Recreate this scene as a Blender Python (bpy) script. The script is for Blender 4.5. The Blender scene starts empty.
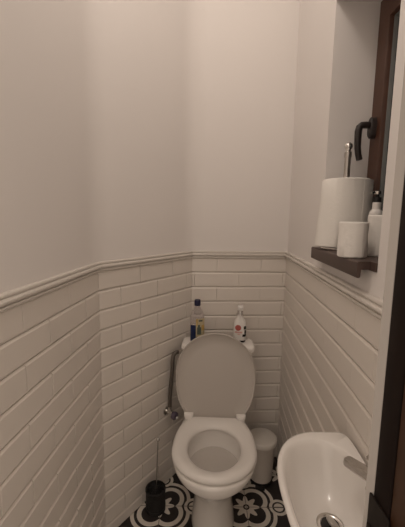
import bpy, bmesh, math, random
from mathutils import Vector, Matrix
random.seed(4)
PI = math.pi
scene = bpy.context.scene
COL = scene.collection

# ------------------------------------------------------------ materials
def mat(name, col, rough=.5, metal=0, spec=.5, noise=0, nscale=40, bump=0, bscale=200, trans=0, ior=1.45, coat=0):
    m = bpy.data.materials.new(name); m.use_nodes = True
    nt = m.node_tree; b = nt.nodes['Principled BSDF']
    b.inputs['Base Color'].default_value = (*col, 1)
    b.inputs['Roughness'].default_value = rough
    b.inputs['Metallic'].default_value = metal
    b.inputs['Specular IOR Level'].default_value = spec
    b.inputs['Transmission Weight'].default_value = trans
    b.inputs['IOR'].default_value = ior
    b.inputs['Coat Weight'].default_value = coat
    tc = nt.nodes.new('ShaderNodeTexCoord')
    if noise:
        n = nt.nodes.new('ShaderNodeTexNoise'); n.inputs['Scale'].default_value = nscale; n.inputs['Detail'].default_value = 5
        nt.links.new(tc.outputs['Object'], n.inputs['Vector'])
        mx = nt.nodes.new('ShaderNodeMix'); mx.data_type = 'RGBA'
        mx.inputs[6].default_value = (*[max(0, c*(1-noise)) for c in col], 1)
        mx.inputs[7].default_value = (*[min(1, c*(1+noise)) for c in col], 1)
        nt.links.new(n.outputs['Fac'], mx.inputs[0]); nt.links.new(mx.outputs[2], b.inputs['Base Color'])
    if bump:
        n2 = nt.nodes.new('ShaderNodeTexNoise'); n2.inputs['Scale'].default_value = bscale; n2.inputs['Detail'].default_value = 4
        nt.links.new(tc.outputs['Object'], n2.inputs['Vector'])
        bp = nt.nodes.new('ShaderNodeBump'); bp.inputs['Strength'].default_value = bump; bp.inputs['Distance'].default_value = .004
        nt.links.new(n2.outputs['Fac'], bp.inputs['Height']); nt.links.new(bp.outputs['Normal'], b.inputs['Normal'])
    return m

M = dict(
    plaster = mat('white_plaster', (.80, .76, .735), .85, noise=.02, nscale=3, bump=.06, bscale=60),
    ceil = mat('ceiling_paint', (.82, .80, .77), .9, noise=.02, nscale=5),
    tile = mat('ivory_tile', (.76, .705, .65), .3, noise=.03, nscale=6),
    lining = mat('shaded_lining', (.47, .435, .405), .8, noise=.05, nscale=20),  # door reveal strip, darkened in colour to imitate its shade
    grout = mat('grout', (.46, .42, .38), .85, noise=.06, nscale=60),
    rail = mat('rail_ceramic', (.72, .675, .625), .3, noise=.02, nscale=8),
    ceramic = mat('white_ceramic', (.89, .855, .82), .16, noise=.01, nscale=4, coat=.3),
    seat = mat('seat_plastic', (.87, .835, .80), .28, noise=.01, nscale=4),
    lidp = mat('shaded_lid_plastic', (.56, .515, .475), .3, noise=.015, nscale=5),  # seat plastic darkened in colour for the shaded lid underside
    water = mat('toilet_water', (.60, .56, .52), .06, noise=.03, nscale=6, ior=1.33),
    tap = mat('polished_tap_chrome', (.62, .60, .58), .22, metal=1, noise=.03, nscale=30),
    chrome = mat('chrome', (.72, .70, .67), .16, metal=1, noise=.03, nscale=30),
    steel = mat('brushed_steel', (.5, .47, .44), .32, metal=1, noise=.1, nscale=80),
    braid = mat('braided_hose', (.15, .13, .115), .45, metal=.6, noise=.3, nscale=220),
    black = mat('black_plastic', (.012, .011, .011), .45, noise=.2, nscale=30),
    blackr = mat('black_woven', (.018, .016, .016), .7, noise=.5, nscale=120, bump=.5, bscale=150),
    brown = mat('brown_window_pvc', (.075, .032, .019), .42, noise=.22, nscale=35),
    sill = mat('brown_sill', (.085, .055, .046), .45, noise=.12, nscale=25),
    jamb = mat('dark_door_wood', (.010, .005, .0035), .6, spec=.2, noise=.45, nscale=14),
    jambl = mat('lit_door_wood', (.055, .023, .010), .45, noise=.5, nscale=11),  # same wood as the jamb, lightened in colour as if lit
    strike = mat('dark_metal', (.014, .010, .008), .5, metal=.0, spec=.3, noise=.3, nscale=60),
    handle = mat('bronze_handle', (.028, .021, .019), .42, noise=.1, nscale=50),
    rubber = mat('grey_gasket', (.16, .165, .16), .6, noise=.1, nscale=50),
    glass = mat('night_glass', (.012, .016, .018), .03, noise=.1, nscale=4),
    paper = mat('tissue_paper', (.85, .82, .78), .95, noise=.03, nscale=60, bump=.35, bscale=90),
    towel = mat('towel_paper', (.86, .83, .785), .95, noise=.02, nscale=40, bump=.3, bscale=130),
    card = mat('cardboard_core', (.34, .24, .16), .9, noise=.1, nscale=60),
    binp = mat('bin_white', (.62, .57, .52), .35, noise=.02, nscale=9),
    binl = mat('bin_lid_white', (.74, .70, .65), .3, noise=.02, nscale=9),
    navy = mat('navy_cap', (.012, .013, .05), .35, noise=.1, nscale=40),
    blueliq = mat('blue_cleaner', (.012, .022, .085), .12, noise=.15, nscale=25),
    clear = mat('clear_plastic', (.80, .76, .76), .08, trans=.86, ior=1.2),
    label = mat('cream_label', (.52, .44, .28), .5, noise=.15, nscale=80),
    lgreen = mat('label_green', (.09, .11, .09), .5, noise=.3, nscale=90),
    gold = mat('label_gold', (.55, .36, .10), .5, noise=.2, nscale=90),
    whitep = mat('white_bottle', (.80, .77, .74), .3, noise=.02, nscale=30),
    red = mat('label_red', (.42, .09, .075), .5, noise=.2, nscale=90),
    pink = mat('label_pink', (.70, .42, .38), .5, noise=.1, nscale=90),
    lilac = mat('lilac_plastic', (.10, .08, .115), .35, noise=.15, nscale=50),
)

# patterned cement floor -------------------------------------------------
def floor_material():
    m = bpy.data.materials.new('patterned_cement_tiles'); m.use_nodes = True
    nt = m.node_tree; N = nt.nodes; L = nt.links; bs = N['Principled BSDF']
    def val(x):
        return x
    def op(o, a, b=None, c=None):
        n = N.new('ShaderNodeMath'); n.operation = o
        for i, v in enumerate((a, b, c)):
            if v is None: continue
            if isinstance(v, (int, float)): n.inputs[i].default_value = v
            else: L.new(v, n.inputs[i])
        return n.outputs[0]
    tc = N.new('ShaderNodeTexCoord'); sp = N.new('ShaderNodeSeparateXYZ'); L.new(tc.outputs['Object'], sp.inputs[0])
    P = .40
    def cell(v, c0):
        a = op('DIVIDE', op('SUBTRACT', v, c0 - P/2), P)
        return op('MULTIPLY', op('SUBTRACT', op('FRACT', a), .5), P)
    x = cell(sp.outputs[0], .222); y = cell(sp.outputs[1], 1.385)
    ax = op('ABSOLUTE', x); ay = op('ABSOLUTE', y)
    def dist(px, py):
        dx = op('SUBTRACT', ax, px); dy = op('SUBTRACT', ay, py)
        return op('SQRT', op('ADD', op('MULTIPLY', dx, dx), op('MULTIPLY', dy, dy)))
    def lt(a, v): return op('LESS_THAN', a, v)
    def gt(a, v): return op('GREATER_THAN', a, v)
    def band(d, lo, hi): return op('MULTIPLY', gt(d, lo), lt(d, hi))
    dl = dist(.038, .038)
    white = op('MAXIMUM', band(dl, .047, .068), band(dl, .081, .098))
    # eight-petalled flower
    r = op('SQRT', op('ADD', op('MULTIPLY', x, x), op('MULTIPLY', y, y)))
    th = op('ARCTAN2', y, x)
    pet = op('ADD', .049, op('MULTIPLY', op('COSINE', op('MULTIPLY', th, 8)), .013))
    flower = op('MULTIPLY', op('LESS_THAN', r, pet), gt(r, .015))
    white = op('MAXIMUM', white, flower)
    # small roundels between the medallions
    d1 = op('MINIMUM', dist(.152, 0), dist(0, .152))
    clear = gt(d1, .044)
    white = op('MULTIPLY', white, clear)
    roundel = op('MAXIMUM', lt(d1, .022), band(d1, .030, .044))
    cross = op('MINIMUM', ax, ay)
    roundel = op('MULTIPLY', roundel, op('MAXIMUM', gt(cross, .003), gt(d1, .022)))
    white = op('MAXIMUM', white, roundel)
    # corner flower
    cx = op('SUBTRACT', P/2, ax); cy = op('SUBTRACT', P/2, ay)
    rc = op('SQRT', op('ADD', op('MULTIPLY', cx, cx), op('MULTIPLY', cy, cy)))
    tc2 = op('ARCTAN2', cy, cx)
    pc = op('ADD', .045, op('MULTIPLY', op('COSINE', op('MULTIPLY', tc2, 8)), .016))
    white = op('MAXIMUM', white, op('MULTIPLY', op('LESS_THAN', rc, pc), gt(rc, .016)))
    nz = N.new('ShaderNodeTexNoise'); nz.inputs['Scale'].default_value = 45; nz.inputs['Detail'].default_value = 5
    L.new(tc.outputs['Object'], nz.inputs['Vector'])
    def ramp(c1, c2):
        q = N.new('ShaderNodeMix'); q.data_type = 'RGBA'; q.inputs[6].default_value = (*c1, 1); q.inputs[7].default_value = (*c2, 1)
        L.new(nz.outputs['Fac'], q.inputs[0]); return q.outputs[2]
    dark = ramp((.018, .014, .014), (.035, .028, .027)); lite = ramp((.72, .67, .60), (.84, .78, .71))
    mx = N.new('ShaderNodeMix'); mx.data_type = 'RGBA'
    L.new(white, mx.inputs[0]); L.new(dark, mx.inputs[6]); L.new(lite, mx.inputs[7])
    jx = op('MINIMUM', ax, cx); jy = op('MINIMUM', ay, cy)
    joint = lt(op('MINIMUM', jx, jy), .0012)
    m2 = N.new('ShaderNodeMix'); m2.data_type = 'RGBA'; m2.inputs[7].default_value = (.16, .13, .115, 1)
    L.new(joint, m2.inputs[0]); L.new(mx.outputs[2], m2.inputs[6]); L.new(m2.outputs[2], bs.inputs['Base Color'])
    bs.inputs['Roughness'].default_value = .5
    return m
M['floor'] = floor_material()

# ------------------------------------------------------------ mesh helpers
class MB:
    def __init__(s): s.bm = bmesh.new(); s.mi = 0
    def face(s, vs):
        try:
            f = s.bm.faces.new(vs); f.material_index = s.mi; return f
        except ValueError: return None
    def loft(s, rings, cap0=True, cap1=True, closed=True):
        R = [[s.bm.verts.new(p) for p in r] for r in rings]; n = len(R[0])
        for a, b in zip(R, R[1:]):
            for i in range(n if closed else n-1):
                j = (i+1) % n; s.face((a[i], a[j], b[j], b[i]))
        if cap0: s.face(list(reversed(R[0])))
        if cap1: s.face(R[-1])
        return s
    def lathe(s, prof, c=(0, 0, 0), seg=40, axis=None, cap0=True, cap1=True):
        rings = []
        Q = Vector(axis).to_track_quat('Z', 'Y').to_matrix() if axis else Matrix.Identity(3)
        c = Vector(c)
        for r, z in prof:
            rings.append([c + Q @ Vector((r*math.cos(2*PI*k/seg), r*math.sin(2*PI*k/seg), z)) for k in range(seg)])
        return s.loft(rings, cap0, cap1)
    def tube(s, pts, r, seg=14):
        pts = [Vector(p) for p in pts]; rings = []
        up = None
        for i, p in enumerate(pts):
            t = (pts[min(i+1, len(pts)-1)] - pts[max(i-1, 0)]).normalized()
            if up is None: up = t.orthogonal().normalized()
            up = (up - t*up.dot(t)).normalized(); w = t.cross(up)
            rr = r[i] if isinstance(r, (list, tuple)) else r
            rings.append([p + up*rr*math.cos(2*PI*k/seg) + w*rr*math.sin(2*PI*k/seg) for k in range(seg)])
        return s.loft(rings)
    def prism(s, poly, z0, z1):
        return s.loft([[(x, y, z0) for x, y in poly], [(x, y, z1) for x, y in poly]])
    def box(s, lo, hi, bev=0, seg=2):
        q = bmesh.new()
        bmesh.ops.create_cube(q, size=1)
        for v in q.verts: v.co = Vector([lo[k] + (v.co[k]+.5)*(hi[k]-lo[k]) for k in range(3)])
        if bev: bmesh.ops.bevel(q, geom=list(q.edges), offset=bev, segments=seg, profile=.5, affect='EDGES')
        mp = {v: s.bm.verts.new(v.co) for v in q.verts}
        for f in q.faces: s.face([mp[v] for v in f.verts])
        q.free(); return s
    def build(s, name, m, parent=None, smooth=None, loc=None, rot=None, kind=None, label=None, fix=True):
        me = bpy.data.meshes.new(name)
        if fix: bmesh.ops.recalc_face_normals(s.bm, faces=s.bm.faces)
        s.bm.to_mesh(me); s.bm.free()
        for mm in (m if isinstance(m, (list, tuple)) else [m]): me.materials.append(mm)
        o = bpy.data.objects.new(name, me); COL.objects.link(o)
        if parent: o.parent = parent
        if loc: o.location = loc
        if rot: o.rotation_euler = rot
        if smooth is not None:
            for p in me.polygons: p.use_smooth = True
            me.set_sharp_from_angle(angle=math.radians(smooth))
        if kind: o['kind'] = kind
        if label: o['label'] = label
        return o

def thing(name, label, cat, loc=(0, 0, 0), rz=0, group=None, rot=None):
    o = bpy.data.objects.new(name, None); COL.objects.link(o)
    o.empty_display_size = .05; o.location = loc; o.rotation_euler = rot or (0, 0, rz)
    if label: o['label'] = label
    if cat: o['category'] = cat
    if group: o['group'] = group
    return o

def egg(cx, cy, a, bf, bb, z, n=56, e=2.0, clip=None, ef=2.0):
    out = []
    for k in range(n):
        t = 2*PI*k/n; c, si = math.cos(t), math.sin(t); ee = ef if si < 0 else e
        x = a*math.copysign(abs(c)**(2/ee), c); y = (bb if si > 0 else bf)*math.copysign(abs(si)**(2/ee), si)
        if clip is not None: y = min(y, clip-cy)
        out.append((cx+x, cy+y, z))
    return out

# ------------------------------------------------------------ the room
A = Vector((.3644, .357)); B = Vector((.4394, 1.7173)); Cc = Vector((-.0549, 1.6862)); D = Vector((-.3913, 1.2194)); E = Vector((-.4612, .357))
ZT, ZB, ZC, PT = 1.1755, 1.1415, 3.0, .0775

o = MB().box((-.75, -1.2, -.06), (.75, 1.95, 0)).build('floor', M['floor'], kind='structure')
MB().box((-.75, .05, ZC), (.75, 1.95, ZC+.06)).build('ceiling', M['ceil'], kind='structure')

def wall_quad(P, Q, th, e0=0, e1=0):
    """plan polygon behind the visible line P->Q (room on the right-hand side is away from th)"""
    d = (Q-P).normalized(); n = Vector((-d.y, d.x))
    a, b = P - d*e0, Q + d*e1
    return [tuple(a), tuple(b), tuple(b+n*th), tuple(a+n*th)]

BK = .004   # grout plane sits behind the measured tile face
def tiled(P, Q, parent, pitch, off_odd, off_even, zmin=0.0, vb=.0016):
    d = (Q-P).normalized(); Ln = (Q-P).length; nrm = Vector((d.y, -d.x))    # towards the room
    mb = MB()
    def pt(s, z, h): v = P + d*s + nrm*(h-BK); return (v.x, v.y, z)
    # grout bed
    mb.mi = 1
    mb.loft([[pt(0, zmin, .0005), pt(Ln, zmin, .0005), pt(Ln, ZB+.01, .0005), pt(0, ZB+.01, .0005)],
             [pt(0, zmin, -.004), pt(Ln, zmin, -.004), pt(Ln, ZB+.01, -.004), pt(0, ZB+.01, -.004)]])
    mb.mi = 0
    k = 0; z1 = ZB
    while z1 > zmin + .012:
        z0 = max(zmin, ZB-(k+1)*PT)
        st = off_odd if k % 2 == 0 else off_even
        cuts = [0]; s = st % pitch
        while s < Ln-.004:
            if s > .004: cuts.append(s)
            s += pitch
        cuts.append(Ln)
        for a, b in zip(cuts, cuts[1:]):
            g = .0008; y0, y1 = z0+g, z1-g
            iv = min(.0065, (y1-y0)*.3); iu0 = vb if a > 0 else .002; iu1 = vb if b < Ln else .002; gv = g if vb > .001 else .00015
            a2, b2 = a+(gv if a > 0 else 0), b-(gv if b < Ln else 0)
            if b2-a2 < .03: iu0 = iu1 = (b2-a2)*.2
            r = lambda i, h: [pt(a2+(iu0 if i else 0), y0+(iv if i else 0), h), pt(b2-(iu1 if i else 0), y0+(iv if i else 0), h),
                              pt(b2-(iu1 if i else 0), y1-(iv if i else 0), h), pt(a2+(iu0 if i else 0), y1-(iv if i else 0), h)]
            mb.loft([r(0, 0), r(0, .0034), r(1, .0078)], cap0=False)
        k += 1; z1 = ZB-k*PT
    return mb.build('tile_cladding', [M['tile'], M['grout']], parent, kind='structure')

def offs(path, h):
    out = []
    for i, p in enumerate(path):
        ds = []
        if i > 0: ds.append((path[i]-path[i-1]).normalized())
        if i < len(path)-1: ds.append((path[i+1]-path[i]).normalized())
        ns = [Vector((d.y, -d.x)) for d in ds]
        if len(ns) == 1: out.append(p+ns[0]*h)
        else:
            m_ = (ns[0]+ns[1]).normalized(); out.append(p+m_*(h/m_.dot(ns[0])))
    return out
PATH = [E, D, Cc, B, A]
W_IN, W_OUT = offs(PATH, -BK), offs(PATH, -.13)
def wall(name, i):
    q = [W_IN[i], W_IN[i+1], W_OUT[i+1], W_OUT[i]]
    return MB().prism([tuple(v) for v in q], 0, ZC).build(name, M['plaster'], kind='structure')

# the path E -> D -> C -> B -> A runs clockwise seen from above, the room on its right
def fillet(i, r, z0):
    p = W_IN[i]; u = (W_IN[i-1]-p).normalized(); v = (W_IN[i+1]-p).normalized()
    half = math.acos(max(-1, min(1, u.dot(v))))/2
    t = r/math.tan(half); c = p+(u+v).normalized()*(r/math.sin(half))
    a, b = p+u*t-c, p+v*t-c
    an0 = math.atan2(a.y, a.x); da = (math.atan2(b.y, b.x)-an0+PI) % (2*PI)-PI
    arc = [(c.x+r*math.cos(an0+da*k/14), c.y+r*math.sin(an0+da*k/14)) for k in range(15)]
    back = [tuple(p-(u+v).normalized()*.01)]
    e0, e1 = p+u*t, p+v*t
    poly = arc+back
    return MB().prism(poly, z0, ZC-.001)
wl = wall('wall_left', 0)
wbl = wall('wall_left_rear', 1)
wb = wall('wall_back', 2)
for i_, r_, par in ((1, .22, wl), (2, .14, wb)):
    fillet(i_, r_, ZT-.004).build('rounded_corner', M['plaster'], par, kind='structure', smooth=30)
tiled(E, D, wl, .230, (D-E).length % .23, ((D-E).length+.115) % .23)
tiled(D, Cc, wbl, .212, 0, .106)
tiled(Cc, B, wb, .230, .13, .015, vb=.0004)

# right wall with the window opening
WY0, WY1, WZ0, WZ1 = .728, 1.155, 1.250, 2.03
dr = (A-B).normalized()
def onright(y, off=0):      # point on the right wall's line at depth y
    t = (y-B.y)/(A.y-B.y); p = B.lerp(A, t); return (p.x+off, y)
TH = .145
mb = MB()
def rw(y0, y1, z0, z1, th=.24):
    a, b = onright(y0, BK), onright(y1, BK)
    mb.prism([a, (a[0]+th, a[1]), (b[0]+th, b[1]), b], z0, z1)
rw(.22, WY0, 0, ZC); rw(WY1, 1.83, 0, ZC); rw(WY0, WY1, 0, WZ0-.022); rw(WY0, WY1, WZ1, ZC)
wr = mb.build('wall_right', M['plaster'], kind='structure')
tiled(B, A, wr, .230, (1.033-.121) % .23, (1.033-.121+.115) % .23, vb=.0004)

# dado rail : one moulded run per wall, joined at mitres
path = PATH
prof = [(-BK, ZT), (.007, ZT), (.0095, ZT-.002), (.0098, ZT-.0055), (.0085, ZT-.008), (.0055, ZT-.0085), (.0055, ZT-.0105), (.0135, ZT-.012), (.0155, ZT-.0155), (.0155, ZT-.019), (.0135, ZT-.0225),
        (.006, ZT-.0245), (.0055, ZT-.0275), (.0105, ZT-.0285), (.0112, ZT-.032), (.0085, ZT-.036), (-BK, ZT-.036)]
cols = [offs(path, h) for h, z in prof]
for i in range(4):
    MB().loft([[(cols[k][j].x, cols[k][j].y, prof[k][1]) for k in range(len(prof))] for j in (i, i+1)]).build('trim_%d' % (i+1), M['rail'], kind='structure', smooth=25)

# front wall around the doorway and the dark wooden door frame
JX = .200
mb = MB()
mb.prism([(JX+.008, .3486), (.62, .3486), (.62, .3572), (JX+.008, .3572)], 0, ZC)
mb.prism([(JX+.06, .22), (.62, .22), (.62, .3486), (JX+.06, .3486)], 0, ZC)
mb.prism([(-.62, .22), (-.475, .22), (-.475, .3565), (-.62, .3565)], 0, ZC)
mb.prism([(-.475, .22), (JX, .22), (JX, .3565), (-.475, .3565)], 2.12, ZC)
mb.build('wall_front', M['plaster'], kind='structure')
dr_ = thing('door_1', None, None, (JX, .30, 0)); dr_['kind'] = 'structure'
def door_part(name, lo, hi, m, bev=.002, label=None):
    c = (JX, .30, 0)
    return MB().box([lo[k]-c[k] for k in range(3)], [hi[k]-c[k] for k in range(3)], bev).build(name, M[m], dr_, smooth=40, kind='structure', label=label)
MB().prism([(.005, .0486), (.0078, .0486), (.0078, .0572), (0, .0572)], .003, 2.115).build('door_lining', M['lining'], dr_, kind='structure', label='lining strip with shade put into its grey beige colour')
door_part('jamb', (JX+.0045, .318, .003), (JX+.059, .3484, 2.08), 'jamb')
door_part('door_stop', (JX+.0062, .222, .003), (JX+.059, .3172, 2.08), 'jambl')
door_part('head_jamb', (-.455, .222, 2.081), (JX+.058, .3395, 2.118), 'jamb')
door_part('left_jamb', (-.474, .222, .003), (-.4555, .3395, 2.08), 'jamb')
sp_ = MB()
sp_.box((.0012, .012, .90), (.0043, .0515, 1.026), .0009)
sp_.box((-.0012, .030, .93), (.0011, .0475, .99), .0006)
sp_.build('strike_plate', M['strike'], dr_, smooth=40, kind='structure', label='dark metal strike plate')

# ------------------------------------------------------------ window, sill, handle
wn = thing('window_1', None, None, (.548, (WY0+WY1)/2, WZ0)); wn['kind'] = 'structure'
WL = Vector(wn.location)
def W(mb, name, m, parent=wn, smooth=40, **k):
    for v in mb.bm.verts: v.co -= WL
    return mb.build(name, M[m], parent, smooth=smooth, kind='structure', **k)
FX = .552
def ring_frame(y0, y1, z0, z1, w, x0, x1, bev=.003):
    """four mitred members"""
    mb = MB()
    o = [(y0, z0), (y1, z0), (y1, z1), (y0, z1)]; i = [(y0+w, z0+w), (y1-w, z0+w), (y1-w, z1-w), (y0+w, z1-w)]
    for k in range(4):
        j = (k+1) % 4
        q = [o[k], o[j], i[j], i[k]]
        mb.loft([[(x1, *p) for p in q], [(x0+bev, *p) for p in q],
                 [(x0, a + (c-a)*bev/w*.8, b + (d_-b)*bev/w*.8) for (a, b), (c, d_) in zip(q, [i[k], i[j], o[j], o[k]])]])
    return mb
W(ring_frame(WY0+.001, WY1-.001, WZ0+.001, WZ1-.001, .03, FX, FX+.06), 'window_frame', 'brown')
W(ring_frame(WY0+.022, WY1-.022, WZ0+.022, WZ1-.022, .066, FX-.010, FX+.05), 'sash', 'brown')
W(ring_frame(WY0+.088, WY1-.088, WZ0+.088, WZ1-.088, .007, FX+.002, FX+.03, .002), 'gasket', 'rubber')
W(MB().box((FX+.012, WY0+.093, WZ0+.093), (FX+.026, WY1-.093, WZ1-.093)), 'pane', 'glass')
# espagnolette handle
hy, hz, hx = 1.104, 1.634, FX-.010
mb = MB(); seg = 28
rings = []
for r_, dx in ((1, 0), (1, -.015), (.86, -.018), (.3, -.019)):
    rings.append([(hx+dx, hy+.0145*r_*math.cos(2*PI*k/seg), hz+.033*r_*math.copysign(abs(math.sin(2*PI*k/seg))**.8, math.sin(2*PI*k/seg))) for k in range(seg)])
mb.loft(rings)
ho = W(mb, 'window_handle', 'handle', label='dark bronze window handle')
mb = MB()
mb.tube([(hx-.008, hy, hz+.008), (hx-.030, hy, hz+.009), (hx-.042, hy, hz+.008), (hx-.049, hy, hz+.002), (hx-.0515, hy, hz-.010), (hx-.0515, hy, hz-.035),
         (hx-.050, hy+.001, hz-.060), (hx-.046, hy+.002, hz-.080), (hx-.040, hy+.003, hz-.098), (hx-.0395, hy+.003, hz-.0995)],
        [.0105, .0105, .0105, .011, .011, .0105, .010, .0098, .0094, .006])
W(mb, 'handle_lever', 'handle', parent=ho, smooth=50)
# sill board with a folded front lip
mb = MB(); rings = []
for y in (.753, 1.146):
    xw = onright(y)[0]; xf = xw-.031
    pr = [(FX if WY0 < y < WY1 else xw+.002, WZ0-.020), (FX, WZ0-.020)]
    sec = [(xf+.010, WZ0-.019), (xf+.0085, WZ0-.036), (xf+.0065, WZ0-.0385), (xf+.002, WZ0-.0385), (xf, WZ0-.036), (xf, WZ0-.003), (xf+.003, WZ0)]
    xb = xw-.001
    rings.append([(xb, y, WZ0-.019)] + [(a, y, b) for a, b in sec] + [(xb, y, WZ0)])
mb.loft(rings)
a0, a1 = onright(WY0+.001)[0]-.0005, onright(WY1-.001)[0]-.0005
mb.prism([(a0, WY0+.001), (FX+.002, WY0+.001), (FX+.002, WY1-.001), (a1, WY1-.001)], WZ0-.0205, WZ0)
W(mb, 'window_sill', 'sill', label='dark brown window sill board')

# ------------------------------------------------------------ toilet
t = thing('toilet', 'white ceramic toilet with its lid raised against the tank', 'toilet', (.0565, 1.19, 0), math.radians(-2.5))
mb = MB()
n = 56
R_ = []
#      z     cy     a     bf    bb    e
for z, cy, a, bf, bb, e in [(0, .13, .092, .125, .235, 2.8), (.012, .13, .095, .128, .238, 2.8), (.03, .13, .090, .122, .235, 2.8), (.12, .12, .079, .100, .24, 2.6), (.19, .10, .080, .100, .26, 2.6),
                            (.235, .09, .086, .118, .28, 2.5), (.28, .075, .106, .142, .31, 2.5), (.325, .05, .134, .165, .345, 2.5), (.355, .04, .157, .179, .365, 2.5), (.372, .04, .166, .181, .37, 2.5),
                            (.385, .04, .168, .183, .372, 2.5), (.392, .04, .166, .181, .370, 2.5), (.395, .04, .160, .175, .364, 2.5)]:
    R_.append(egg(0, cy, a, bf, bb, z, n, e))
for z, cy, a, bf, bb in [(.395, .05, .122, .140, .145), (.388, .05, .116, .134, .139), (.37, .05, .117, .135, .140), (.33, .045, .110, .120, .132), (.28, .035, .093, .098, .11), (.235, .045, .072, .07, .08), (.19, .06, .05, .045, .055), (.165, .065, .03, .03, .035)]:
    R_.append(egg(0, cy, a, bf, bb, z, n, 2))
mb.loft(R_)
pan = mb.build('pan', M['ceramic'], t, smooth=60)
MB().loft([egg(0, .045, .1085, .1185, .131, .3235, 56), egg(0, .045, .1095, .1195, .132, .325, 56)]).build('water', M['water'], t, smooth=50, label='still water in the bowl')
# seat ring
mb = MB(); rings = []
def so(ins, z): return egg(0, .035, .172-ins, .168-ins, .245-ins, z, 64, 2.7, clip=.247-ins*.5)
def si(ins, z): return egg(0, .052, .110+ins, .128+ins, .131+ins, z, 64, 2.1)
sec = [so(.006, .398), so(.0, .402), so(.0, .411), so(.004, .418), so(.013, .4225), so(.027, .4235), si(.020, .4205), si(.008, .414), si(.0, .408), si(-.001, .401), si(.003, .398)]
mb.loft(sec + [sec[0]], cap0=False, cap1=False)
mb.build('seat', M['seat'], t, smooth=60)
# raised lid (its underside faces the room)
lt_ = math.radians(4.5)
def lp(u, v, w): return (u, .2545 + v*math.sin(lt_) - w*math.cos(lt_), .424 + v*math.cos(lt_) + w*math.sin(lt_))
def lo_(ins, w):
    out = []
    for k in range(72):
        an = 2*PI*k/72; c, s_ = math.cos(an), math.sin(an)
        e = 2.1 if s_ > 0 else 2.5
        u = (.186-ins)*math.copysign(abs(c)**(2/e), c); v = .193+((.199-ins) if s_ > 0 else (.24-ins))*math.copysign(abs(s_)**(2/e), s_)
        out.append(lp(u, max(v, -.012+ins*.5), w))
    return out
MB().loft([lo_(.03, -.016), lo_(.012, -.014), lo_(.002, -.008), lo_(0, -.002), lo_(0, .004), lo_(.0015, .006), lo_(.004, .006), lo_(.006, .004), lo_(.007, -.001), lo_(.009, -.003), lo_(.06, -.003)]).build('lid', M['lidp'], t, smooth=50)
for s_ in (-1, 1):
    mb = MB(); mb.box((s_*.122-.017, .224, .408), (s_*.122+.017, .254, .436), .005, 3)
    mb.lathe([(.0105, -.021), (.0115, -.019), (.0115, .019), (.0105, .021)], (s_*.122, .247, .428), 20, (1, 0, 0))
    mb.build('hinge', M['seat'], t, smooth=50)
# tank and tank lid
def rr(cx, cy, hx_, hy_, z, r, n_=8):
    out = []
    for q, (sx, sy) in enumerate(((1, 1), (-1, 1), (-1, -1), (1, -1))):
        for k in range(n_+1):
            an = q*PI/2 + k/n_*PI/2
            out.append((cx+sx*(hx_-r)+r*math.cos(an), cy+sy*(hy_-r)+r*math.sin(an), z))
    return out
tx, ty = .008, .362
MB().loft([rr(tx, ty, .125, .045, .396, .03), rr(tx, ty, .140, .054, .412, .03), rr(tx, ty, .148, .058, .46, .03), rr(tx, ty, .163, .064, .70, .032), rr(tx, ty, .164, .0645, .7145, .032)]).build('tank', M['ceramic'], t, smooth=50)
MB().loft([rr(tx, ty, .166, .066, .715, .032), rr(tx, ty, .174, .070, .719, .036), rr(tx, ty, .175, .071, .735, .036), rr(tx, ty, .172, .068, .743, .036), rr(tx, ty, .162, .058, .747, .03)]).build('tank_lid', M['ceramic'], t, smooth=50)

# ------------------------------------------------------------ water supply
vx, vy, vz = -.150, 1.505, .40
v_ = thing('shutoff_valve', 'small angle valve with grey hose on the tiles left of the toilet', 'valve', (vx, vy, vz))
dn = Vector(((Cc-D).normalized().y, -(Cc-D).normalized().x, 0))
mb = MB(); mb.lathe([(.021, -.0255), (.020, -.021), (.009, -.019), (.009, .004), (.011, .006), (.011, .02)], (0, 0, 0), 22, dn)
mb.lathe([(.007, -.005), (.007, .018), (.010, .019), (.010, .030), (.007, .031)], (0, 0, 0), 18, (0, 0, 1))
mb.build('valve_body', M['chrome'], v_, smooth=40)
kn = MB().lathe([(.010, .0205), (.018, .023), (.020, .030), (.019, .040), (.012, .045)], (0, 0, 0), 24, (dn.x, dn.y, -.25)).build('valve_knob', M['lilac'], v_, smooth=40, label='dull lilac turning knob')
MB().lathe([(.006, .0455), (.0075, .049), (.0045, .053)], (0, 0, 0), 16, (dn.x, dn.y, -.25)).build('knob_cap', M['seat'], kn, smooth=50)
mb = MB()
P0 = Vector((vx, vy, vz))
def bez(p, n_=12):
    out = []
    for (a, b, c, d_) in p:
        for k in range(n_):
            u = k/n_; out.append(a*(1-u)**3+3*b*u*(1-u)**2+3*c*u*u*(1-u)+d_*u**3)
    out.append(p[-1][3]); return out
V = Vector
hp = bez([(V((vx, vy, vz+.031)), V((vx, vy, vz+.13)), V((-.140, 1.505, .55)), V((-.137, 1.505, .64))),
          (V((-.137, 1.505, .64)), V((-.136, 1.505, .695)), V((-.132, 1.512, .700)), V((-.112, 1.530, .698)))])
mb.tube([p-P0 for p in hp], .0095, 14)
mb.build('hose', M['braid'], v_, smooth=60)
MB().tube([V((-.1125, 1.5297, .698))-P0, V((-.100, 1.5405, .698))-P0, V((-.0935, 1.546, .698))-P0], [.0105, .0105, .009], 8).build('hose_nut', M['chrome'], v_, smooth=30)

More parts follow.
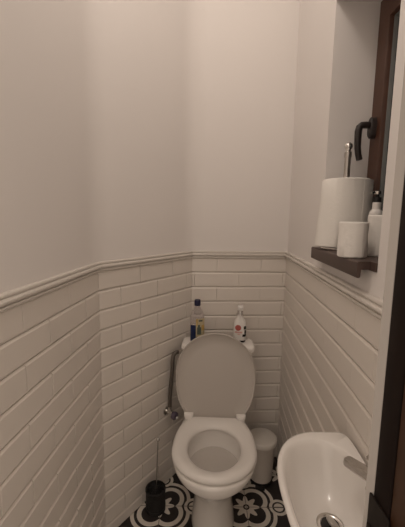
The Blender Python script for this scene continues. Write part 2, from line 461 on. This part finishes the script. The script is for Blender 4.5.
# ------------------------------------------------------------ bottles on the tank
TZ = .7475
b1 = thing('cleaner_bottle', 'clear bottle of blue liquid with navy cap and cream label on the tank', 'bottle', (-.021, 1.553, TZ), math.radians(8))
def oval(a, b, z, n_=32, e=2.6): return egg(0, 0, a, b, b, z, n_, e, ef=e)
MB().loft([oval(.029, .019, 0), oval(.034, .023, .004), oval(.034, .023, .085)]).build('blue_liquid', M['blueliq'], b1, smooth=50, label='dark blue liquid in the lower half')
MB().loft([oval(.034, .023, .0855), oval(.0345, .0235, .10), oval(.033, .022, .125), oval(.026, .018, .148), oval(.016, .014, .164), oval(.0125, .0125, .172), oval(.0125, .0125, .182)]).build('bottle_neck', M['clear'], b1, smooth=50)
MB().lathe([(.0145, .178), (.0150, .180), (.0150, .202), (.0135, .206)], (0, 0, 0), 28).build('cap', M['navy'], b1, smooth=40)
def patch(mb, a, b, u0, u1, z0, z1, off, e=2.6, n_=12):
    """curved label on an oval bottle, u is a fraction of half-width on the front"""
    f, k_ = [], []
    for i in range(n_+1):
        u = u0+(u1-u0)*i/n_; x = u*a; y = -b*(max(0, 1-abs(u)**e))**(1/e)
        nv = Vector((abs(x/a)**(e-1)/a*(1 if x > 0 else -1), -abs(y/b)**(e-1)/b)).normalized()
        f.append((x+nv.x*off, y+nv.y*off)); k_.append((x+nv.x*(off-.0006), y+nv.y*(off-.0006)))
    poly = f + k_[::-1]
    mb.prism(poly, z0, z1)
mb = MB(); patch(mb, .0345, .0235, -.28, .93, .028, .118, .0012)
lb = mb.build('label_sheet', M['label'], b1, smooth=60, label='cream paper label')
mb = MB(); patch(mb, .0345, .0235, -.12, .45, .040, .076, .002); patch(mb, .0345, .0235, .0, .28, .074, .088, .002); patch(mb, .0345, .0235, .10, .62, .104, .112, .002)
mb.build('label_print', M['lgreen'], lb, smooth=60)
mb = MB(); patch(mb, .0345, .0235, .5, .85, .060, .086, .002); patch(mb, .0345, .0235, -.24, -.06, .084, .116, .002)
mb.build('label_stripe', M['gold'], lb, smooth=60)

b2 = thing('spray_bottle', 'white spray bottle with a round red label mark on the tank', 'bottle', (.186, 1.556, TZ), math.radians(-6))
MB().loft([oval(.026, .018, .0), oval(.029, .021, .004), oval(.029, .021, .010)]).build('bottle_base', M['black'], b2, smooth=50, label='dark base band')
MB().loft([oval(.029, .021, .0105), oval(.030, .022, .02), oval(.030, .022, .085), oval(.026, .019, .105), oval(.015, .013, .120), oval(.0125, .0125, .128), oval(.0125, .0125, .138)]).build('bottle_body', M['whitep'], b2, smooth=50)
mb = MB(); mb.lathe([(.0145, .134), (.0150, .136), (.0135, .152), (.009, .156)], (0, 0, 0), 24)
mb.build('spray_collar', M['clear'], b2, smooth=40)
mb = MB(); mb.box((-.012, -.020, .1565), (.014, .018, .178), .005, 3); mb.lathe([(.0045, 0), (.0045, .007), (.003, .008)], (0, -.0185, .170), 14, (0, -1, 0))
sh = mb.build('spray_head', M['whitep'], b2, smooth=50)
MB().tube([(0, -.016, .158), (0, -.022, .148), (0, -.023, .136), (0, -.021, .126)], [.004, .0036, .0034, .003], 10).build('trigger', M['whitep'], sh, smooth=50)
mb = MB()
c_ = (-.008, .072)
def disc(mb, u0, zc, r, a, b, off, e=2.6, nn=20):
    f, k_ = [], []
    for i in range(nn):
        an = 2*PI*i/nn; x = u0+r*math.cos(an); z = zc+r*math.sin(an); y = -b*(max(0, 1-abs(x/a)**e))**(1/e)
        f.append((x, y-off, z)); k_.append((x, y-off+.0008, z))
    mb.loft([k_, f])
disc(mb, -.008, .074, .0145, .030, .022, .0012)
mb.build('label_disc', M['red'], b2, smooth=60, label='round red label mark')
mb = MB(); patch(mb, .030, .022, -.75, .4, .048, .056, .0012); patch(mb, .030, .022, -.35, .1, .040, .044, .0012)
mb.build('label_band', M['pink'], b2, smooth=60)
mb = MB(); patch(mb, .030, .022, .62, .97, .066, .082, .0012, n_=6); patch(mb, .030, .022, .45, .97, .030, .042, .0012, n_=6); patch(mb, .030, .022, .75, .97, .044, .062, .0012, n_=6)
mb.build('label_text_block', M['black'], b2, smooth=60)

# ------------------------------------------------------------ pedal bin
bn = thing('pedal_bin', 'small round white pedal bin on the floor right of the toilet', 'bin', (.318, 1.556, 0))
MB().lathe([(.052, .002), (.058, .004), (.060, .012), (.0590, .018)], seg=44).build('base_ring', M['black'], bn, smooth=40, label='black base ring')
MB().lathe([(.0550, .0185), (.0565, .0195), (.0650, .212), (.066, .214)], seg=44).build('bin_body', M['binp'], bn, smooth=40)
MB().lathe([(.069, .2145), (.0735, .216), (.0745, .221), (.0740, .236), (.071, .2405), (.064, .2425), (.03, .2445), (.008, .245)], seg=48).build('bin_lid', M['binl'], bn, smooth=50)
mb = MB(); mb.box((-.024, -.082, .006), (.024, -.060, .0135), .003)
mb.build('pedal', M['black'], bn, smooth=40, rot=(0, 0, math.radians(-12)))

# ------------------------------------------------------------ brush holder and brush
px, py = -.201, 1.367
ph = thing('brush_holder', 'black cylindrical brush pot on the floor left of the toilet', 'brush holder', (px, py, 0))
MB().lathe([(.0415, .0), (.0445, .003), (.0445, .098), (.0465, .101), (.0465, .109), (.044, .112), (.040, .110), (.0395, .012), (.01, .008)], seg=40).build('pot', M['blackr'], ph, smooth=40)
MB().lathe([(.0446, .018), (.0455, .020), (.0455, .026), (.0446, .028)], seg=40, cap0=False, cap1=False).build('pot_band', M['black'], ph, smooth=40)
br = thing('toilet_brush', 'slim metal-handled toilet brush standing in the black pot', 'toilet brush', (px, py, .012))
hd = MB().tube([(0, 0, .012), (.001, 0, .05), (.003, 0, .10), (.006, 0, .16), (.012, 0, .335)], [.006, .005, .0032, .0028, .0028], 12).build('brush_handle', M['steel'], br, smooth=50)
MB().lathe([(.002, .330), (.006, .333), (.0078, .340), (.006, .347), (.002, .350)], (.012, 0, 0), 18).build('handle_knob', M['chrome'], hd, smooth=60)
mb = MB(); mb.lathe([(.010, .0), (.026, .006), (.034, .02), (.035, .072), (.030, .088), (.008, .096)], (0, 0, .002), 26)
bh = mb.build('brush_head', M['blackr'], br, smooth=40)
mb = MB()   # short curly bristle tips showing over the pot's rim
for k in range(90):
    an = random.uniform(0, 2*PI); z0 = random.uniform(.080, .094); ln = random.uniform(.014, .031); c, s_ = math.cos(an), math.sin(an)
    mb.tube([(.004*c, .004*s_, z0), (.004*c+ln*.6*c, .004*s_+ln*.6*s_, z0+.010), (.004*c+ln*c, .004*s_+ln*s_, z0+.010+random.uniform(0, .008))], .0011, 5)
bo = mb.build('bristles', M['black'], br, smooth=60); bo['kind'] = 'stuff'

# ------------------------------------------------------------ wash basin
bx, by, bz = .385, .575, .80
wbn = thing('wash_basin', 'small white wall-hung hand basin under the window on the tiled wall', 'basin', (bx, by, bz))
sl = (B.x-A.x)/(B.y-A.y)
def wallx(y): return sl*(y) - .0085 - (bx - onright(by)[0])     # local x of the tile face
NB = 72
def basin_out(ins, z, hl=.219, dep=.2195, e=2.6, sh=0):
    out = []
    for k in range(NB):
        an = 2*PI*k/NB; c, s_ = math.cos(an), math.sin(an)
        y = (hl-ins)*math.copysign(abs(s_)**(2/(e if c < 0 else 5.5)), s_)
        cx_ = -.085; 
        if c < 0: x = cx_ - (dep-.085-ins)*abs(c)**(2/2.15)
        else: x = cx_ + (wallx(y)-cx_-.0)*min(1, abs(c)**(2/14))
        out.append((x+sh*(0 if c > .2 else 1), y, z))
    return out
def bowl(f, z, cx_, cy_, a0=.1, b0=.176, e=2.35):
    out = []
    for k in range(NB):
        an = 2*PI*k/NB; c, s_ = math.cos(an), math.sin(an)
        aa = a0*(.98 if c < 0 else .88)
        out.append((cx_+aa*f*math.copysign(abs(c)**(2/e), c), cy_+b0*f*math.copysign(abs(s_)**(2/e), s_), z))
    return out
rg = [basin_out(.13, -.165), basin_out(.11, -.155), basin_out(.075, -.125), basin_out(.04, -.085), basin_out(.014, -.04), basin_out(.003, -.016), basin_out(0, -.008), basin_out(.002, -.002), basin_out(.007, 0)]
rg += [bowl(1.06, .0, -.1065, .004), bowl(1.03, -.0022, -.106, .004), bowl(.99, -.012, -.105, .004), bowl(.92, -.035, -.104, .006), bowl(.79, -.066, -.103, .014), bowl(.60, -.088, -.103, .024), bowl(.40, -.0985, -.103, .034), bowl(.27, -.1025, -.103, .046)]
mb = MB(); mb.loft(rg); mb.build('bowl', M['ceramic'], wbn, smooth=50)
drn = (-.105, .048, -.1020)
dr2 = MB().lathe([(.012, -.001), (.015, .0005), (.0235, .0012), (.0265, .0020), (.0285, .0035), (.0275, .0045), (.025, .0042), (.0205, .003), (.0195, .0012)], drn, 40, cap0=True, cap1=False).build('drain', M['chrome'], wbn, smooth=50, label='chrome drain ring')
pl = MB().lathe([(.0055, -.004), (.0140, .000), (.0148, .0025), (.0140, .0045), (.006, .0055)], (0, 0, 0), 32)
MB().lathe([(.0188, .0016), (.0186, .0022), (.004, .0020)], drn, 32).build('drain_shade_disc', M['black'], dr2, smooth=40, label='black disc as the shade in the drain opening')  # flat black disc stands in for the shade inside the drain
pl.build('plug', M['steel'], dr2, smooth=40, loc=(drn[0]+.002, drn[1]-.004, drn[2]+.0095), rot=(math.radians(-6), math.radians(36), 0), label='tilted pop-up plug')

# faucet on the basin's wall side ledge
fx, fy, fz = .356, .598, bz
fc = thing('faucet', 'chrome mixer tap on the wall side of the hand basin', 'faucet', (fx, fy, fz))
MB().lathe([(.019, .0), (.0195, .003), (.016, .006), (.0155, .040), (.0165, .046), (.012, .049)], seg=32).build('faucet_body', M['chrome'], fc, smooth=40)
def bar(mb, p0, p1, w0, w1, h0, h1, rnd=5):
    p0, p1 = Vector(p0), Vector(p1); d = (p1-p0).normalized(); sd = d.cross(Vector((0, 0, 1))).normalized(); u = sd.cross(d)
    rings = []
    L_ = (p1-p0).length
    st = [(0, .7), (.015, 1), (.5, 1), (.86, 1), (.93, .93), (.97, .78), (.99, .55), (1, .3)]
    for f, k in st:
        w = (w0+(w1-w0)*f)*k; h = (h0+(h1-h0)*f)*(.6+.4*k); c = p0+d*L_*f
        pr = [(-1, .15), (-.74, 1), (.74, 1), (1, .15), (1, -.55), (.82, -1), (-.82, -1), (-1, -.55)]
        rings.append([c+sd*w*a+u*h*b for a, b in pr])
    mb.loft(rings)
mb = MB(); bar(mb, (-.004, .004, .030), (-.037, .062, .024), .0135, .0125, .010, .008); mb.build('spout', M['tap'], fc, smooth=25)
mb = MB(); bar(mb, (.008, -.014, .056), (-.004, .03, .060), .012, .010, .0045, .0035); mb.lathe([(.011, .0485), (.011, .054), (.007, .056)], (0, 0, 0), 20); mb.build('lever', M['chrome'], fc, smooth=40)

# ------------------------------------------------------------ on the sill
SZ = WZ0 + .0005
rx, ry = .447, 1.066
hol = thing('paper_towel_holder', 'chrome paper towel stand on the window sill with a ball finial', 'towel holder', (rx, ry, SZ))
MB().lathe([(.062, 0), (.064, .002), (.064, .006), (.060, .008)], seg=40).build('stand_base', M['chrome'], hol, smooth=40)
pst = MB().lathe([(.0085, .0085), (.0095, .285), (.0108, .286), (.0108, .300), (.008, .303)], seg=20).build('post', M['steel'], hol, smooth=40)
MB().lathe([(.005, .3035), (.0075, .305), (.0065, .308), (.0105, .313), (.0125, .319), (.0105, .325), (.005, .330), (.001, .331)], seg=24).build('finial', M['chrome'], pst, smooth=60)
tw = thing('paper_towel_roll', 'large white paper towel roll on its stand on the sill', 'paper towel', (rx, ry, SZ+.0085))
def roll(name, R0, R1, h, m, parent, wob=.0, cone=0.0, seg=64):
    rings = []
    for (r, z) in [(R1, .001), (R0-.003, 0), (R0, .003), (R0, h*.35), (R0-.001, h*.7), (R0, h-.003), (R0-.003, h), (R1, h-.001), (R1, h*.5)]:
        ring = []
        for k in range(seg):
            an = 2*PI*k/seg
            w = (wob*(math.sin(3*an+z*9)+.6*math.sin(7*an-z*20))) if r > R1+.001 else 0
            cn = cone*(1-z/h) if r > R1+.001 and math.cos(an) < 0 else 0
            ring.append(((r+w+cn*abs(math.cos(an)))*math.cos(an), (r+w+cn*.4*abs(math.cos(an)))*math.sin(an), z))
        rings.append(ring)
    mb = MB(); mb.loft(rings + [rings[0]], cap0=False, cap1=False)
    return mb.build(name, M[m], parent, smooth=45)
ro = roll('paper_body', .0705, .020, .209, 'towel', tw, .0006, .013)
MB().lathe([(.0198, .0005), (.0198, .2085), (.0185, .2085), (.0185, .0005), (.0198, .0005)], seg=32, cap0=False, cap1=False).build('core', M['card'], tw, smooth=40)
mb = MB(); pts = []   # loose last sheet edge
for k in range(9):
    an = math.radians(-28-k*5); r = .0718 + .006*((8-k)/8)**1.6; pts.append((r*math.cos(an), r*math.sin(an)))
back = [(x*.985, y*.985) for x, y in pts]
mb.prism(pts+back[::-1], .004, .2055); mb.build('loose_sheet', M['towel'], tw, smooth=40)

def tp(name, label, loc, R0, h, rz):
    t_ = thing(name, label, 'toilet paper', loc, rz, 'toilet rolls on the window sill')
    roll('paper_body', R0, .019, h, 'paper', t_, .0008)
    MB().lathe([(.0188, .001), (.0188, h-.001), (.0175, h-.001), (.0175, .001), (.0188, .001)], seg=28, cap0=False, cap1=False).build('core', M['card'], t_, smooth=40)
    mb = MB(); p2 = []
    for k in range(8):
        an = math.radians(200+k*9); r = R0+.0016+.0022*(k/7); p2.append((r*math.cos(an), r*math.sin(an)))
    bk = [(x*.97, y*.97) for x, y in p2]
    mb.prism(p2+bk[::-1], .003, h-.003); mb.build('loose_sheet', M['paper'], t_, smooth=40)
    return t_
tp('toilet_roll', 'white toilet roll at the sill front before the paper towel, lower of two', (.383, .846, SZ), .0355, .089, .3)
tp('toilet_roll.001', 'taller white toilet roll at the sill right end by the window reveal', (.478, .880, SZ), .041, .107, 1.2)

pb = thing('pump_bottle', 'small pump bottle between the paper towel roll and window on the sill', 'bottle', (.497, .965, SZ))
MB().lathe([(.016, 0), (.019, .003), (.019, .110), (.016, .120), (.0115, .124), (.0115, .144)], seg=28).build('bottle_body', M['whitep'], pb, smooth=45)
MB().lathe([(.0110, .1445), (.0110, .158), (.006, .160), (.0045, .161), (.0045, .166)], seg=22).build('pump_collar', M['black'], pb, smooth=40)
mb = MB(); mb.lathe([(.008, .1665), (.009, .168), (.009, .175), (.006, .177)], seg=22); mb.tube([(-.005, 0, .172), (-.016, -.004, .172), (-.020, -.005, .169)], .0035, 10)
mb.build('pump_nozzle', M['chrome'], pb, smooth=45)

# ------------------------------------------------------------ light
ld = bpy.data.lights.new('ceiling_lamp_light', 'POINT'); ld.energy = 7.9; ld.color = (1, .90, .80); ld.shadow_soft_size = .09
lo = bpy.data.objects.new('ceiling_lamp_light', ld); COL.objects.link(lo); lo.location = (-.1, .66, 2.68)
w = bpy.data.worlds.new('doorway_fill'); scene.world = w; w.use_nodes = True  # fill light added from outside the doorway to brighten the lower room
w.node_tree.nodes['Background'].inputs[0].default_value = (.9, .75, .62, 1); w.node_tree.nodes['Background'].inputs[1].default_value = 1.0

# ------------------------------------------------------------ camera
pitch, roll_, fpx = .13817, -.01428, 331.28
c, s = math.cos(pitch), math.sin(pitch)
F = Vector((0, c, -s)); U = Vector((0, s, c)); X = Vector((1, 0, 0))
Rr = X*math.cos(roll_) - U*math.sin(roll_); Up = X*math.sin(roll_) + U*math.cos(roll_)
cd = bpy.data.cameras.new('camera'); cd.sensor_fit = 'VERTICAL'; cd.sensor_height = 36; cd.lens = 36*fpx/527; cd.clip_start = .01
co = bpy.data.objects.new('camera', cd); COL.objects.link(co)
co.matrix_world = Matrix((( Rr.x, Up.x, -F.x, 0), (Rr.y, Up.y, -F.y, 0), (Rr.z, Up.z, -F.z, 1.345), (0, 0, 0, 1)))
scene.camera = co
vs = scene.view_settings; vs.view_transform = 'Standard'; vs.look = 'None'; vs.exposure = 0; vs.gamma = 1; vs.use_curve_mapping = False
